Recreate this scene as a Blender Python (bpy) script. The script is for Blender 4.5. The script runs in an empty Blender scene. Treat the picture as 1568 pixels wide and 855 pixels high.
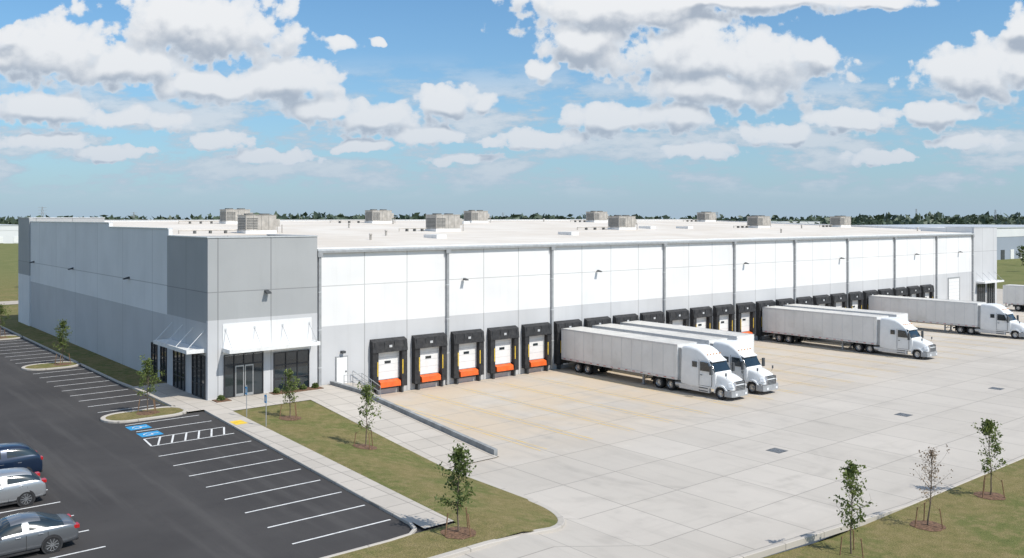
import bpy, math, random
from mathutils import Vector, Matrix
R=random.Random(7)
scene=bpy.context.scene
COL=scene.collection
ZC=-1.3   # truck court level

def clamp(v,a=0.0,b=1.0): return max(a,min(b,v))
def g(x,y):
    if y>30: return ZC*clamp((x-60)/74.0)
    if x>=9.9: return ZC
    return ZC*clamp(x/5.8)*clamp((-4.6-y)/16.9)

# ------------------------------------------------------------------ node helpers
class NT:
    def __init__(s,tree): s.t=tree; s.n=tree.nodes; s.l=tree.links
    def new(s,typ,ins=None,**kw):
        n=s.n.new(typ)
        for k,v in kw.items(): setattr(n,k,v)
        if ins:
            for k,v in ins.items(): s.set(n.inputs[k],v)
        return n
    def set(s,sock,v):
        if isinstance(v,bpy.types.NodeSocket): s.l.new(v,sock)
        elif v is not None:
            if sock.type=='RGBA' and len(v)==3: v=(*v,1)
            sock.default_value=v
    def m(s,op,a,b=None,c=None,cl=False):
        n=s.n.new('ShaderNodeMath'); n.operation=op; n.use_clamp=cl
        s.set(n.inputs[0],a)
        if b is not None: s.set(n.inputs[1],b)
        if c is not None: s.set(n.inputs[2],c)
        return n.outputs[0]
    def v(s,op,a,b=None):
        n=s.n.new('ShaderNodeVectorMath'); n.operation=op
        s.set(n.inputs[0],a)
        if b is not None:
            if op=='SCALE': s.set(n.inputs['Scale'],b)
            else: s.set(n.inputs[1],b)
        return n.outputs['Value'] if op in('LENGTH','DOT_PRODUCT') else n.outputs[0]
    def mix(s,f,a,b,mode='MIX'):
        n=s.n.new('ShaderNodeMix'); n.data_type='RGBA'; n.blend_type=mode
        s.set(n.inputs[0],f); s.set(n.inputs[6],a); s.set(n.inputs[7],b)
        return n.outputs[2]
    def fmix(s,f,a,b):
        n=s.n.new('ShaderNodeMix'); n.data_type='FLOAT'
        s.set(n.inputs[0],f); s.set(n.inputs[2],a); s.set(n.inputs[3],b)
        return n.outputs[0]
    def noise(s,vec,scale,detail=4,rough=.55,dim='3D'):
        n=s.new('ShaderNodeTexNoise',noise_dimensions=dim)
        s.set(n.inputs['Vector'],vec); n.inputs['Scale'].default_value=scale
        n.inputs['Detail'].default_value=detail; n.inputs['Roughness'].default_value=rough
        return n.outputs['Fac']
    def ramp(s,f,lo,hi,a=0.0,b=1.0,smooth=True):
        n=s.n.new('ShaderNodeMapRange'); n.interpolation_type='SMOOTHSTEP' if smooth else 'LINEAR'
        s.set(n.inputs[0],f); n.inputs[1].default_value=lo; n.inputs[2].default_value=hi
        n.inputs[3].default_value=a; n.inputs[4].default_value=b
        return n.outputs[0]

def newmat(name):
    m=bpy.data.materials.new(name); m.use_nodes=True
    t=NT(m.node_tree); b=m.node_tree.nodes['Principled BSDF']
    return m,t,b
def pos(t): return t.new('ShaderNodeNewGeometry').outputs['Position']
def opos(t): return t.new('ShaderNodeTexCoord').outputs['Object']

def simple(name,c,rough=.6,metal=0,var=.15,scale=3.0,bump=0.0,obj=True,spec=.5,dirt=None):
    m,t,b=newmat(name)
    p=opos(t) if obj else pos(t)
    n=t.noise(p,scale,3,.6)
    f=t.ramp(n,.3,.7)
    lo=tuple(x*(1-var) for x in c); hi=tuple(min(1,x*(1+var)) for x in c)
    col=t.mix(f,lo,hi)
    if dirt:
        n2=t.noise(p,scale*.35,4,.7); col=t.mix(t.ramp(n2,.5,.75,0,dirt[1]),col,dirt[0])
    t.set(b.inputs['Base Color'],col)
    b.inputs['Roughness'].default_value=rough; b.inputs['Metallic'].default_value=metal
    b.inputs['Specular IOR Level'].default_value=spec
    if bump:
        bn=t.new('ShaderNodeBump',{'Strength':bump,'Height':n}); t.set(b.inputs['Normal'],bn.outputs[0])
    return m

def wall_mat(name,c,zline=7.95,yper=8.25,xper=4.13,x0=8.9):
    m,t,b=newmat(name); p=pos(t)
    sp=t.new('ShaderNodeSeparateXYZ',{0:p}); X,Y,Z=sp.outputs
    nbig=t.noise(p,.25,3,.5); nf=t.noise(p,2.5,3,.6)
    st=t.noise(t.v('MULTIPLY',p,(1.6,1.6,.12)),1.0,4,.65)
    col=t.mix(t.ramp(nbig,.3,.7),tuple(x*.95 for x in c),tuple(min(1,x*1.03) for x in c))
    col=t.mix(t.ramp(st,.5,.8,0,.13),col,tuple(x*.6 for x in (c[0],c[1]*.98,c[2]*.92)))
    cell=t.new('ShaderNodeCombineXYZ',{0:t.m('FLOOR',t.m('DIVIDE',t.m('SUBTRACT',X,x0),xper)),1:t.m('FLOOR',t.m('DIVIDE',t.m('SUBTRACT',Y,4.3),yper)),2:t.m('GREATER_THAN',Z,zline)})
    wn=t.new('ShaderNodeTexWhiteNoise',{'Vector':cell.outputs[0]})
    col=t.mix(1.0,col,t.mix(wn.outputs[0],(.955,.955,.96),(1,1,1)),'MULTIPLY')
    lx=t.m('LESS_THAN',t.m('FLOORED_MODULO',t.m('SUBTRACT',X,x0-.045),xper),.09)
    ly=t.m('LESS_THAN',t.m('FLOORED_MODULO',t.m('SUBTRACT',Y,4.3),yper),.07)
    lz=t.m('LESS_THAN',t.m('ABSOLUTE',t.m('SUBTRACT',Z,zline)),.035)
    ln=t.m('MAXIMUM',t.m('MAXIMUM',lx,ly),lz)
    col=t.mix(t.m('MULTIPLY',ln,.55),col,tuple(x*.35 for x in c))
    base=t.ramp(Z,-1.35,.2,.3,0)
    col=t.mix(t.m('MULTIPLY',base,nf),col,(.25,.22,.18))
    t.set(b.inputs['Base Color'],col); b.inputs['Roughness'].default_value=.75
    return m

M={}
M['white']=wall_mat('white_painted_concrete',(.79,.79,.785))
M['lgray']=wall_mat('light_gray_painted_concrete',(.565,.57,.58))
M['mgray']=wall_mat('mid_gray_painted_concrete',(.385,.395,.40))
M['sidewall']=wall_mat('side_wall_light_gray',(.76,.77,.775))
M['sidedark']=wall_mat('side_wall_gray',(.53,.54,.55))
M['coping']=simple('metal_coping',(.62,.63,.64),.4,.3,.06)
M['whitemetal']=simple('white_painted_metal',(.78,.78,.77),.4,0,.05,dirt=((.45,.42,.38),.25))
M['doorwhite']=simple('white_sectional_door',(.78,.78,.77),.45,0,.04,2.0,dirt=((.5,.48,.44),.2))
M['doorline']=simple('door_section_joint',(.55,.55,.55),.5,0,.05)
M['graymetal']=simple('gray_metal',(.36,.37,.38),.45,.2,.1)
M['darkmetal']=simple('dark_metal',(.07,.075,.08),.5,.2,.2)
M['black']=simple('black_dock_rubber',(.024,.024,.026),.7,0,.35,4.0,dirt=((.09,.085,.08),.4))
M['orange']=simple('orange_dock_lip',(.78,.13,.02),.5,0,.15,dirt=((.3,.08,.03),.4))
M['yellow']=simple('yellow_paint',(.75,.5,.04),.6,0,.15)
M['glass']=simple('tinted_glass',(.018,.028,.035),.06,0,.2,.5,spec=.9)
M['frame']=simple('aluminium_frame',(.45,.46,.47),.35,.6,.05)
M['mullion']=simple('dark_bronze_frame',(.05,.05,.055),.4,.4,.1)
M['hvac']=simple('galvanised_hvac',(.44,.41,.37),.5,.15,.15,1.5,dirt=((.22,.19,.16),.4))
M['louver']=simple('dark_louver',(.13,.13,.125),.6,.2,.25,4)
M['bark']=simple('bark',(.16,.12,.09),.9,0,.3,12,.3)
M['stake']=simple('wood_stake',(.22,.13,.07),.85,0,.3,10)
M['mulch']=simple('mulch',(.15,.085,.05),.95,0,.5,9,.6,obj=False)
M['paintw']=simple('white_road_paint',(.70,.70,.69),.7,0,.12,5,obj=False,dirt=((.25,.25,.25),.55))
M['blue']=simple('blue_road_paint',(.03,.28,.55),.7,0,.1,5,obj=False)
M['tire']=simple('tire_rubber',(.018,.018,.019),.8,0,.3,8)
M['rim']=simple('aluminium_rim',(.55,.56,.57),.3,.8,.1)
M['truckw']=simple('white_truck_paint',(.80,.81,.81),.25,0,.03,2.0,spec=.6)
M['trailer']=simple('white_trailer_panel',(.74,.735,.72),.4,0,.05,.6,dirt=((.45,.43,.39),.4))
M['trailer_roof']=simple('trailer_roof',(.60,.58,.54),.5,0,.1,1.0,dirt=((.3,.28,.25),.5))
M['chrome']=simple('chrome',(.6,.6,.62),.15,.95,.05)
M['lamp']=simple('headlamp_lens',(.75,.77,.8),.1,0,.05,spec=.9)
M['red']=simple('red_lens',(.45,.015,.015),.2,0,.1,spec=.8)
M['amber']=simple('amber_lens',(.8,.3,.03),.2,0,.1)
M['stucco']=simple('distant_wall_white',(.68,.69,.70),.8,0,.05,.05,obj=False)
M['dband']=simple('distant_wall_blue_gray',(.29,.33,.39),.8,0,.05,.05,obj=False)
M['retain']=simple('retaining_concrete',(.27,.28,.285),.85,0,.2,1.5,.2,obj=False)

def leaf_mat(name,c1,c2,trans=.35):
    m,t,b=newmat(name)
    oi=t.new('ShaderNodeNewGeometry')
    col=t.mix(oi.outputs['Random Per Island'],c1,tuple(min(1,x*1.4) for x in c2))
    t.set(b.inputs['Base Color'],col); b.inputs['Roughness'].default_value=.6
    tr=t.new('ShaderNodeBsdfTranslucent',{'Color':col})
    mx=t.new('ShaderNodeMixShader',{0:trans,1:b.outputs[0],2:tr.outputs[0]})
    out=m.node_tree.nodes['Material Output']; t.l.new(mx.outputs[0],out.inputs[0])
    return m
M['leaf']=leaf_mat('young_leaves',(.10,.135,.035),(.16,.195,.055))
M['leaf2']=leaf_mat('dark_leaves',(.07,.105,.025),(.12,.155,.045))
M['leafb']=leaf_mat('brown_buds',(.19,.14,.10),(.26,.20,.14))
M['hazeleaf']=leaf_mat('haze_tinted_foliage',(.045,.07,.045),(.07,.095,.06),.1)  # distance haze put into the leaf colour as slightly desaturated greens

def grass_mat():
    m,t,b=newmat('grass'); p=pos(t)
    a=t.noise(p,.22,4,.6); c=t.noise(p,1.5,5,.68); d=t.noise(p,14,3,.7); e=t.noise(p,45,1,.6)
    col=t.mix(t.ramp(a,.38,.62),(.235,.20,.085),(.15,.17,.055))
    col=t.mix(t.ramp(c,.44,.62,0,.75),col,(.30,.24,.12))
    col=t.mix(t.ramp(c,.28,.44,.7,0),col,(.09,.12,.035))
    col=t.mix(t.ramp(d,.3,.65,.6,0),col,(.075,.075,.03))
    col=t.mix(t.ramp(e,.5,.75,0,.45),col,(.34,.29,.14))
    far=t.ramp(t.v('LENGTH',p),90,220)
    col=t.mix(far,col,t.mix(t.ramp(a,.3,.7),(.14,.16,.06),(.19,.19,.08)))
    t.set(b.inputs['Base Color'],col); b.inputs['Roughness'].default_value=.95; b.inputs['Specular IOR Level'].default_value=.1
    bn=t.new('ShaderNodeBump',{'Strength':.7,'Distance':.10,'Height':d}); t.set(b.inputs['Normal'],bn.outputs[0])
    return m
M['grass']=grass_mat()

def asphalt_mat():
    m,t,b=newmat('asphalt'); p=pos(t)
    a=t.noise(p,.12,4,.6); c=t.noise(p,1.0,5,.7); d=t.noise(p,40,2,.7)
    st=t.noise(t.v('MULTIPLY',p,(.9,.05,1)),1.0,4,.6)
    col=t.mix(t.ramp(a,.3,.7),(.038,.035,.035),(.058,.054,.053))
    col=t.mix(t.ramp(st,.48,.7,0,.55),col,(.085,.080,.077))
    col=t.mix(t.ramp(c,.55,.8,0,.6),col,(.028,.026,.027))
    col=t.mix(t.ramp(d,.3,.75,0,.35),col,(.10,.097,.093))
    t.set(b.inputs['Base Color'],col); b.inputs['Roughness'].default_value=.85; b.inputs['Specular IOR Level'].default_value=.3
    return m
M['asphalt']=asphalt_mat()

def concrete_mat(name,c,slab=(4.1,4.6),off=(9.0,-42.1),arcs=False,warm=False):
    m,t,b=newmat(name); p=pos(t)
    sp=t.new('ShaderNodeSeparateXYZ',{0:p}); X,Y,Z=sp.outputs
    a=t.noise(p,.07,4,.6); c1=t.noise(p,.5,6,.68); d=t.noise(p,20,2,.7)
    col=t.mix(t.ramp(a,.3,.7),tuple(x*.93 for x in c),tuple(x*1.04 for x in c))
    cell=t.new('ShaderNodeCombineXYZ',{0:t.m('FLOOR',t.m('DIVIDE',t.m('SUBTRACT',X,off[0]),slab[0])),1:t.m('FLOOR',t.m('DIVIDE',t.m('SUBTRACT',Y,off[1]),slab[1])),2:0.0})
    wn=t.new('ShaderNodeTexWhiteNoise',{'Vector':cell.outputs[0]})
    col=t.mix(1.0,col,t.mix(wn.outputs[0],(.91,.91,.905),(1,1,1)),'MULTIPLY')
    if warm:
        st=t.noise(t.v('MULTIPLY',p,(.8,.09,1)),1.0,5,.65)
        st2=t.noise(t.v('MULTIPLY',p,(.10,.7,1)),1.0,5,.65)
        wf=t.m('MULTIPLY',t.ramp(Y,-27,-12),t.ramp(t.noise(p,.16,3,.6),.33,.6,.2,1.0))
        wf=t.m('MULTIPLY',wf,t.ramp(X,75,45,.25,1))
        col=t.mix(wf,col,(c[0]*1.02,c[1]*.92,c[2]*.79))
        col=t.mix(t.ramp(st,.50,.72,0,.36),col,tuple(x*.70 for x in c))
        col=t.mix(t.ramp(st2,.54,.74,0,.28),col,tuple(x*.72 for x in c))
    col=t.mix(t.ramp(c1,.5,.78,0,.40),col,tuple(x*.72 for x in c))
    col=t.mix(t.ramp(c1,.2,.42,.4,0),col,tuple(min(1,x*1.15) for x in c))
    col=t.mix(t.ramp(d,.45,.8,0,.2),col,tuple(x*.6 for x in c))
    if arcs:
        dn=t.noise(p,.5,3,.6)
        acc=None
        for (cx,cy,r,w,s) in [(20,-27,8.5,.3,.3),(20,-27,9.3,.3,.24),(22,-29,11.5,.35,.22),(-2,-47,17.0,.5,.25),(-2,-47,19,.45,.2),(48,-26,12,.35,.18),(9,-44,9,.4,.22)]:
            dd=t.v('LENGTH',t.v('SUBTRACT',p,(cx,cy,ZC)))
            f=t.m('MULTIPLY',t.ramp(t.m('ABSOLUTE',t.m('SUBTRACT',dd,r)),w*.2,w*1.5,s,0),t.ramp(dn,.4,.65))
            acc=f if acc is None else t.m('MAXIMUM',acc,f)
        col=t.mix(acc,col,tuple(x*.6 for x in c))
    lx=t.m('LESS_THAN',t.m('FLOORED_MODULO',t.m('SUBTRACT',X,off[0]),slab[0]),.06)
    ly=t.m('LESS_THAN',t.m('FLOORED_MODULO',t.m('SUBTRACT',Y,off[1]),slab[1]),.06)
    col=t.mix(t.m('MULTIPLY',t.m('MAXIMUM',lx,ly),.65),col,tuple(x*.38 for x in c))
    t.set(b.inputs['Base Color'],col); b.inputs['Roughness'].default_value=.85; b.inputs['Specular IOR Level'].default_value=.3
    return m
M['court']=concrete_mat('truck_court_concrete',(.53,.49,.44),arcs=True,warm=True)
M['walk']=concrete_mat('sidewalk_concrete',(.53,.485,.43),slab=(1.6,1.6),off=(-3.3,-34))
M['kerb']=concrete_mat('kerb_concrete',(.53,.49,.44),slab=(3,3))
M['road']=concrete_mat('distant_road',(.46,.41,.35),slab=(6,6))
def roof_mat():
    m,t,b=newmat('white_roof_membrane'); p=pos(t)
    sp=t.new('ShaderNodeSeparateXYZ',{0:p})
    a=t.noise(p,.09,5,.65); c=t.noise(t.v('MULTIPLY',p,(.15,1.4,1)),1,4,.6)
    col=t.mix(t.ramp(a,.35,.65),(.65,.585,.505),(.74,.69,.62))
    col=t.mix(t.ramp(c,.48,.72,0,.45),col,(.53,.465,.38))
    ln=t.m('LESS_THAN',t.m('FLOORED_MODULO',sp.outputs[1],3.05),.09)
    col=t.mix(t.m('MULTIPLY',ln,.4),col,(.45,.41,.36))
    t.set(b.inputs['Base Color'],col); b.inputs['Roughness'].default_value=.7
    return m
M['roof']=roof_mat()
def faded_yellow():
    m,t,b=newmat('faded_yellow_line'); p=pos(t)
    n=t.noise(p,1.2,5,.7)
    t.set(b.inputs['Base Color'],t.mix(t.ramp(n,.35,.65,.3,1.0),(.50,.45,.37),(.68,.46,.12))); b.inputs['Roughness'].default_value=.8
    return m
M['yline']=faded_yellow()
def carpaint(name,c,metal=.6):
    m,t,b=newmat(name)
    n=t.noise(opos(t),400,1,.5)
    t.set(b.inputs['Base Color'],t.mix(n,tuple(x*.92 for x in c),tuple(min(1,x*1.08) for x in c)))
    b.inputs['Metallic'].default_value=metal; b.inputs['Roughness'].default_value=.28
    b.inputs['Coat Weight'].default_value=.8; b.inputs['Coat Roughness'].default_value=.05
    return m
M['silver']=carpaint('gray_car_paint',(.20,.21,.225)); M['silver2']=carpaint('light_silver_car_paint',(.45,.46,.47)); M['navy']=carpaint('navy_car_paint',(.008,.022,.055),.3)

# ------------------------------------------------------------------ mesh builder
class MB:
    def __init__(s): s.v=[];s.f=[];s.mi=[];s.mats=[]
    def mid(s,mat):
        if mat not in s.mats: s.mats.append(mat)
        return s.mats.index(mat)
    def face(s,pts,mat):
        b=len(s.v); s.v+= [tuple(p) for p in pts]; s.f.append(tuple(range(b,b+len(pts)))); s.mi.append(s.mid(mat))
    def box(s,x0,y0,z0,x1,y1,z1,mat,Mx=None):
        if x0>x1:x0,x1=x1,x0
        if y0>y1:y0,y1=y1,y0
        if z0>z1:z0,z1=z1,z0
        c=[(x0,y0,z0),(x1,y0,z0),(x1,y1,z0),(x0,y1,z0),(x0,y0,z1),(x1,y0,z1),(x1,y1,z1),(x0,y1,z1)]
        s.hexa(c,mat,Mx)
    def hexa(s,c,mat,Mx=None):
        if Mx: c=[Mx@Vector(p) for p in c]
        b=len(s.v); s.v+=[tuple(p) for p in c]; k=s.mid(mat)
        for q in [(0,3,2,1),(4,5,6,7),(0,1,5,4),(1,2,6,5),(2,3,7,6),(3,0,4,7)]:
            s.f.append(tuple(b+i for i in q)); s.mi.append(k)
    def cyl(s,p0,p1,r0,r1=None,n=8,mat=None,caps=True):
        r1=r0 if r1 is None else r1
        p0=Vector(p0);p1=Vector(p1); d=(p1-p0)
        if d.length<1e-6: return
        q=d.to_track_quat('Z','Y'); k=s.mid(mat); b=len(s.v)
        for p,r in((p0,r0),(p1,r1)):
            for i in range(n):
                a=2*math.pi*i/n; s.v.append(tuple(p+q@Vector((r*math.cos(a),r*math.sin(a),0))))
        for i in range(n):
            j=(i+1)%n; s.f.append((b+i,b+j,b+n+j,b+n+i)); s.mi.append(k)
        if caps:
            s.f.append(tuple(b+i for i in reversed(range(n)))); s.mi.append(k)
            s.f.append(tuple(b+n+i for i in range(n))); s.mi.append(k)
    def lathe_y(s,c,prof,n,):
        b=len(s.v)
        for (y,r,_) in prof:
            for i in range(n):
                a=2*math.pi*i/n; s.v.append((c[0]+r*math.cos(a),c[1]+y,c[2]+r*math.sin(a)))
        for k in range(len(prof)-1):
            mi=s.mid(prof[k][2])
            for i in range(n):
                j=(i+1)%n; s.f.append((b+k*n+i,b+k*n+j,b+(k+1)*n+j,b+(k+1)*n+i)); s.mi.append(mi)
    def loft(s,rings,matf,caps=None):
        b=len(s.v); n=len(rings[0])
        for r in rings: s.v+=[tuple(p) for p in r]
        for k in range(len(rings)-1):
            for i in range(n):
                j=(i+1)%n; s.f.append((b+k*n+i,b+k*n+j,b+(k+1)*n+j,b+(k+1)*n+i)); s.mi.append(s.mid(matf(k,i)))
        if caps:
            s.f.append(tuple(b+i for i in range(n))); s.mi.append(s.mid(caps))
            s.f.append(tuple(b+(len(rings)-1)*n+i for i in reversed(range(n)))); s.mi.append(s.mid(caps))
    def grid(s,xs,ys,zf,mat):
        b=len(s.v); k=s.mid(mat); n=len(xs)
        for y in ys:
            for x in xs: s.v.append((x,y,zf(x,y)))
        for j in range(len(ys)-1):
            for i in range(n-1):
                s.f.append((b+j*n+i,b+j*n+i+1,b+(j+1)*n+i+1,b+(j+1)*n+i)); s.mi.append(k)
    def mesh(s,name,smooth=None,fix=False):
        me=bpy.data.meshes.new(name); me.from_pydata(s.v,[],s.f)
        for m in s.mats: me.materials.append(m)
        me.polygons.foreach_set('material_index',s.mi)
        if fix:
            import bmesh
            bm=bmesh.new(); bm.from_mesh(me); bmesh.ops.remove_doubles(bm,verts=bm.verts,dist=1e-4)
            bmesh.ops.recalc_face_normals(bm,faces=bm.faces); bm.to_mesh(me); bm.free()
        if smooth:
            me.shade_smooth(); me.set_sharp_from_angle(angle=math.radians(smooth))
        me.update(); return me
    def obj(s,name,parent=None,smooth=None,bevel=0,fix=False):
        o=bpy.data.objects.new(name,s.mesh(name,smooth,fix)); COL.objects.link(o)
        if parent: o.parent=parent
        if bevel:
            b=o.modifiers.new('bevel','BEVEL'); b.width=bevel; b.segments=2; b.limit_method='ANGLE'
        return o
def empty(name,loc=(0,0,0),rot=0.0):
    e=bpy.data.objects.new(name,None); e.location=loc; e.rotation_euler=(0,0,rot); e.empty_display_size=.5; COL.objects.link(e); return e
def inst(name,me,parent,loc=(0,0,0),rot=0.0):
    o=bpy.data.objects.new(name,me); COL.objects.link(o); o.parent=parent; o.location=loc; o.rotation_euler=(0,0,rot); return o

# ------------------------------------------------------------------ ground
b=MB()
xs=[-4000,-1500,-600,-200,-60,-30,-20,-10,-3,-.2,0,1,2.5,4,5.8,7.8,9.85,9.95,20,60,134,200,400,900,4000]
ys=[-1500,-300,-100,-60,-42,-35,-30,-25,-21.5,-17,-13,-9,-4.6,-2,0,20,29,31,64,100,200,500,1200,4500]
b.grid(xs,ys,lambda x,y:g(x,y)-.04,M['grass']); b.obj('ground')

def frange(a,c,n): return [a+(c-a)*i/n for i in range(n+1)]
b=MB()
b.grid([9.95,60,134,172],[-42,-20,0.05],lambda x,y:ZC,M['court'])
b.grid([134.3,172],[0.05,20],lambda x,y:ZC,M['court'])
b.grid([5.8,9.95],[-42,-21.5],lambda x,y:ZC,M['court'])
b.grid([-30,0],[-42,-35.4],lambda x,y:0,M['court'])
b.grid([0,1.5,3,4.5,5.8],[-42,-35.4,-28],lambda x,y:ZC*clamp(x/5.8),M['court'])
b.obj('truck_court',fix=True)
b=MB(); b.grid([-24,-3.0,-1.2],[-33,-3.0],lambda x,y:0,M['asphalt']); b.grid([-24,-2.9],[-3.0,72],lambda x,y:0,M['asphalt']); b.obj('parking_lot',fix=True)
b=MB(); b.grid([-400,-50,60,134,300],[92,98.5],lambda x,y:g(x,y)+.01,M['road'])
b.grid([-80,-24],[40,47],lambda x,y:.01,M['road']); b.obj('road')

def kx(y): return -1.65-(-5.5-y)*.058   # kerb line beside the parking row
def wx(y): return -.15-(-5.5-y)*.05     # lawn side of the sidewalk
b=MB()
ysl=frange(-32.6,-4.6,14)
for i in range(14):
    y0,y1=ysl[i],ysl[i+1]
    b.face([(kx(y0)+.16,y0,.11),(wx(y0),y0,.11),(wx(y1),y1,.11),(kx(y1)+.16,y1,.11)],M['walk'])
b.face([(kx(-4.6)+.16,-4.6,.11),(5.8,-4.6,.11),(5.8,.0,.11),(-2.6,0,.11),(-2.6,-3.0,.11),(-1.5,-3.0,.11)],M['walk'])
b.face([(-2.6,0,.11),(0,0,.11),(0,9,.11),(-2.6,9,.11)],M['walk'])
b.obj('sidewalk')
b=MB(); b.grid([5.8,9.76],[-21.6,-17,-13,-9,-4.6,0.0],lambda x,y:ZC*clamp((-4.6-y)/16.9)+.05+.06*clamp((y+21)/17),M['walk'])
b.obj('concrete_ramp')
# lawns
def lawn(name,rows,zadd=.09,n=10):
    b=MB()
    pts=[]
    for (y,xl,xr) in rows: pts.append([(xl+(xr-xl)*i/n,y) for i in range(n+1)])
    for j in range(len(rows)-1):
        for i in range(n):
            q=[pts[j][i],pts[j][i+1],pts[j+1][i+1],pts[j+1][i]]
            b.face([(x,y,g(x,y)+zadd) for x,y in q],M['grass'])
    return b.obj(name,fix=True)
def xr(y):
    return 5.75 if y>-29.5 else -.3+math.sqrt(max(0,36.6-(y+29.5)**2))*5.75/6.0
lawn('lawn',[(y,wx(y),xr(y)) for y in frange(-32.8,-4.65,24)])
lawn('lawn',[(y,0,max(.05,xr(y))) for y in frange(-35.5,-32.8,10)])
lawn('lawn',[(-35.5,-24,0),(-32.8,-24,0)])
lawn('lawn',[(-75,-5,172),(-42.3,-5,172)])
lawn('lawn',[(9.05,-2.75,0),(70,-2.75,0)])
def kerb(name,pts,w=.16,h=.13,closed=False,z=None):
    b=MB(); P=[Vector((p[0],p[1])) for p in pts]; n=len(P); L=[];Rr=[]
    for i in range(n):
        if closed: a=P[i-1]; c=P[(i+1)%n]
        else: a=P[max(0,i-1)]; c=P[min(n-1,i+1)]
        d=(c-a).normalized(); nn=Vector((-d.y,d.x))*w*.5
        L.append(P[i]+nn); Rr.append(P[i]-nn)
    def zz(p): return (g(p.x,p.y) if z is None else z)
    rg=[]
    for i in range(n):
        zb=zz(P[i])
        l,r=L[i],Rr[i]; dl=(l-r)*.12
        rg.append([(l.x,l.y,zb-.15),(l.x,l.y,zb+h-.02),(l.x-dl.x,l.y-dl.y,zb+h),(r.x+dl.x,r.y+dl.y,zb+h),(r.x,r.y,zb+h-.02),(r.x,r.y,zb-.15)])
    if closed: rg.append(rg[0])
    b.loft(rg,lambda k,i:M['kerb'],None if closed else M['kerb'])
    return b.obj(name,fix=True)
kerb('kerb',[(kx(y)+.08,y) for y in frange(-3.2,-31.5,8)]+[(-3.35,-32.3),(-3.9,-32.75),(-5,-32.85),(-24,-32.85)])
kerb('kerb',[(5.72,-21.7)]+[(xr(y),y) for y in frange(-24,-35.4,26)]+[(-2,-35.6),(-24,-35.6)],w=.35)
kerb('kerb',[(-5,-42.15),(20,-42.15),(60,-42.15),(172,-42.15)],w=.35)
kerb('kerb',[(-2.68,-.2),(-2.68,9),(-2.85,12),(-2.85,40),(-2.85,70)])
def rounded(x0,y0,x1,y1,r,n=6):
    out=[]
    for cx,cy,a0 in((x1-r,y1-r,0),(x0+r,y1-r,90),(x0+r,y0+r,180),(x1-r,y0+r,270)):
        for i in range(n+1):
            a=math.radians(a0+90*i/n); out.append((cx+r*math.cos(a),cy+r*math.sin(a)))
    return out
for (x0,y0,x1,y1,r) in((-7.7,-3.2,-2.4,-.3,1.4),(-7.4,22.6,-2.9,25.9,1.6),(-7.4,47,-2.9,50,1.4)):
    o=rounded(x0,y0,x1,y1,r); kerb('kerb',o,closed=True,w=.3)
    b=MB(); b.face([(x,y,.1) for x,y in o],M['grass']); b.obj('lawn')
# ------------------------------------------------------------------ markings
b=MB()
def stripe(x0,y0,x1,y1,w=.11,z=.004,mat=None):
    d=Vector((x1-x0,y1-y0)).normalized(); n=Vector((-d.y,d.x))*w*.5
    b.face([(x0+n.x,y0+n.y,z),(x0-n.x,y0-n.y,z),(x1-n.x,y1-n.y,z),(x1+n.x,y1+n.y,z)],mat or M['paintw'])
for k in range(8):
    y=-30.4+2.48*k; stripe(-8.1+.02*k*2,y,kx(y)-.3,y)
stripe(-7.4,-10.5,-2.4,-10.5); stripe(-7.2,-8.45,-2.3,-8.45); stripe(-7.4,-10.5,-7.2,-8.45); stripe(-7.0,-6.25,-2.2,-6.25); stripe(-7.0,-4.0,-2.2,-4.0)
for k in range(6):
    x=-7.0+k*.8; stripe(x,-10.4,x+.75,-8.5)
for k in range(9): stripe(-7.3,1.2+2.48*k,-3.1,1.2+2.48*k)
for k in range(8): stripe(-7.3,28.2+2.48*k,-3.1,28.2+2.48*k)
for k in range(8): stripe(-7.3,51.5+2.48*k,-3.1,51.5+2.48*k)
for k in range(-2,13):
    y=-25.8+2.48*k; stripe(-19.5,y,-14.1,y)
b.obj('parking_markings')
b=MB()
for cy in(-5.1,-7.35):
    cx=-6.5
    b.face([(cx-.65,cy-.6,.008),(cx+.65,cy-.6,.008),(cx+.65,cy+.6,.008),(cx-.65,cy+.6,.008)],M['blue'])
    def S(p,w=.09):
        for i in range(len(p)-1):
            (x0,y0),(x1,y1)=p[i],p[i+1]; stripe(cx+x0,cy+y0,cx+x1,cy+y1,w,.012)
    S([(.42,.05),(.1,.05),(.1,-.25),(-.35,-.3)]); S([(.18,.2),(-.1,.3),(-.35,.1),(-.38,-.12)],.07); S([(.42,.0),(.52,.0)],.16)
b.obj('accessible_parking_symbols')
b=MB(); b.face([(-1.6,-8.9,.115),(-.8,-8.9,.115),(-.8,-7.7,.115),(-1.6,-7.7,.115)],M['yellow']); b.obj('tactile_paving')
b=MB()
for k in range(-1,26):
    x=17.25+4.1*k
    for dx in(-.28,.28):
        stripe(x+dx,-2.5,x+dx,-22,.11,ZC+.004,M['yline'])
b.obj('dock_lane_markings')
for x in(24.4,40.6,56.8,73):
    b=MB(); y=-31.5; z=ZC
    b.box(x-.5,y-.5,z-.1,x+.5,y+.5,z+.006,M['darkmetal'])
    for i in range(7): b.box(x-.42+i*.13,y-.42,z+.006,x-.38+i*.13,y+.42,z+.012,M['graymetal'])
    b.obj('drain_grate')

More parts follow.
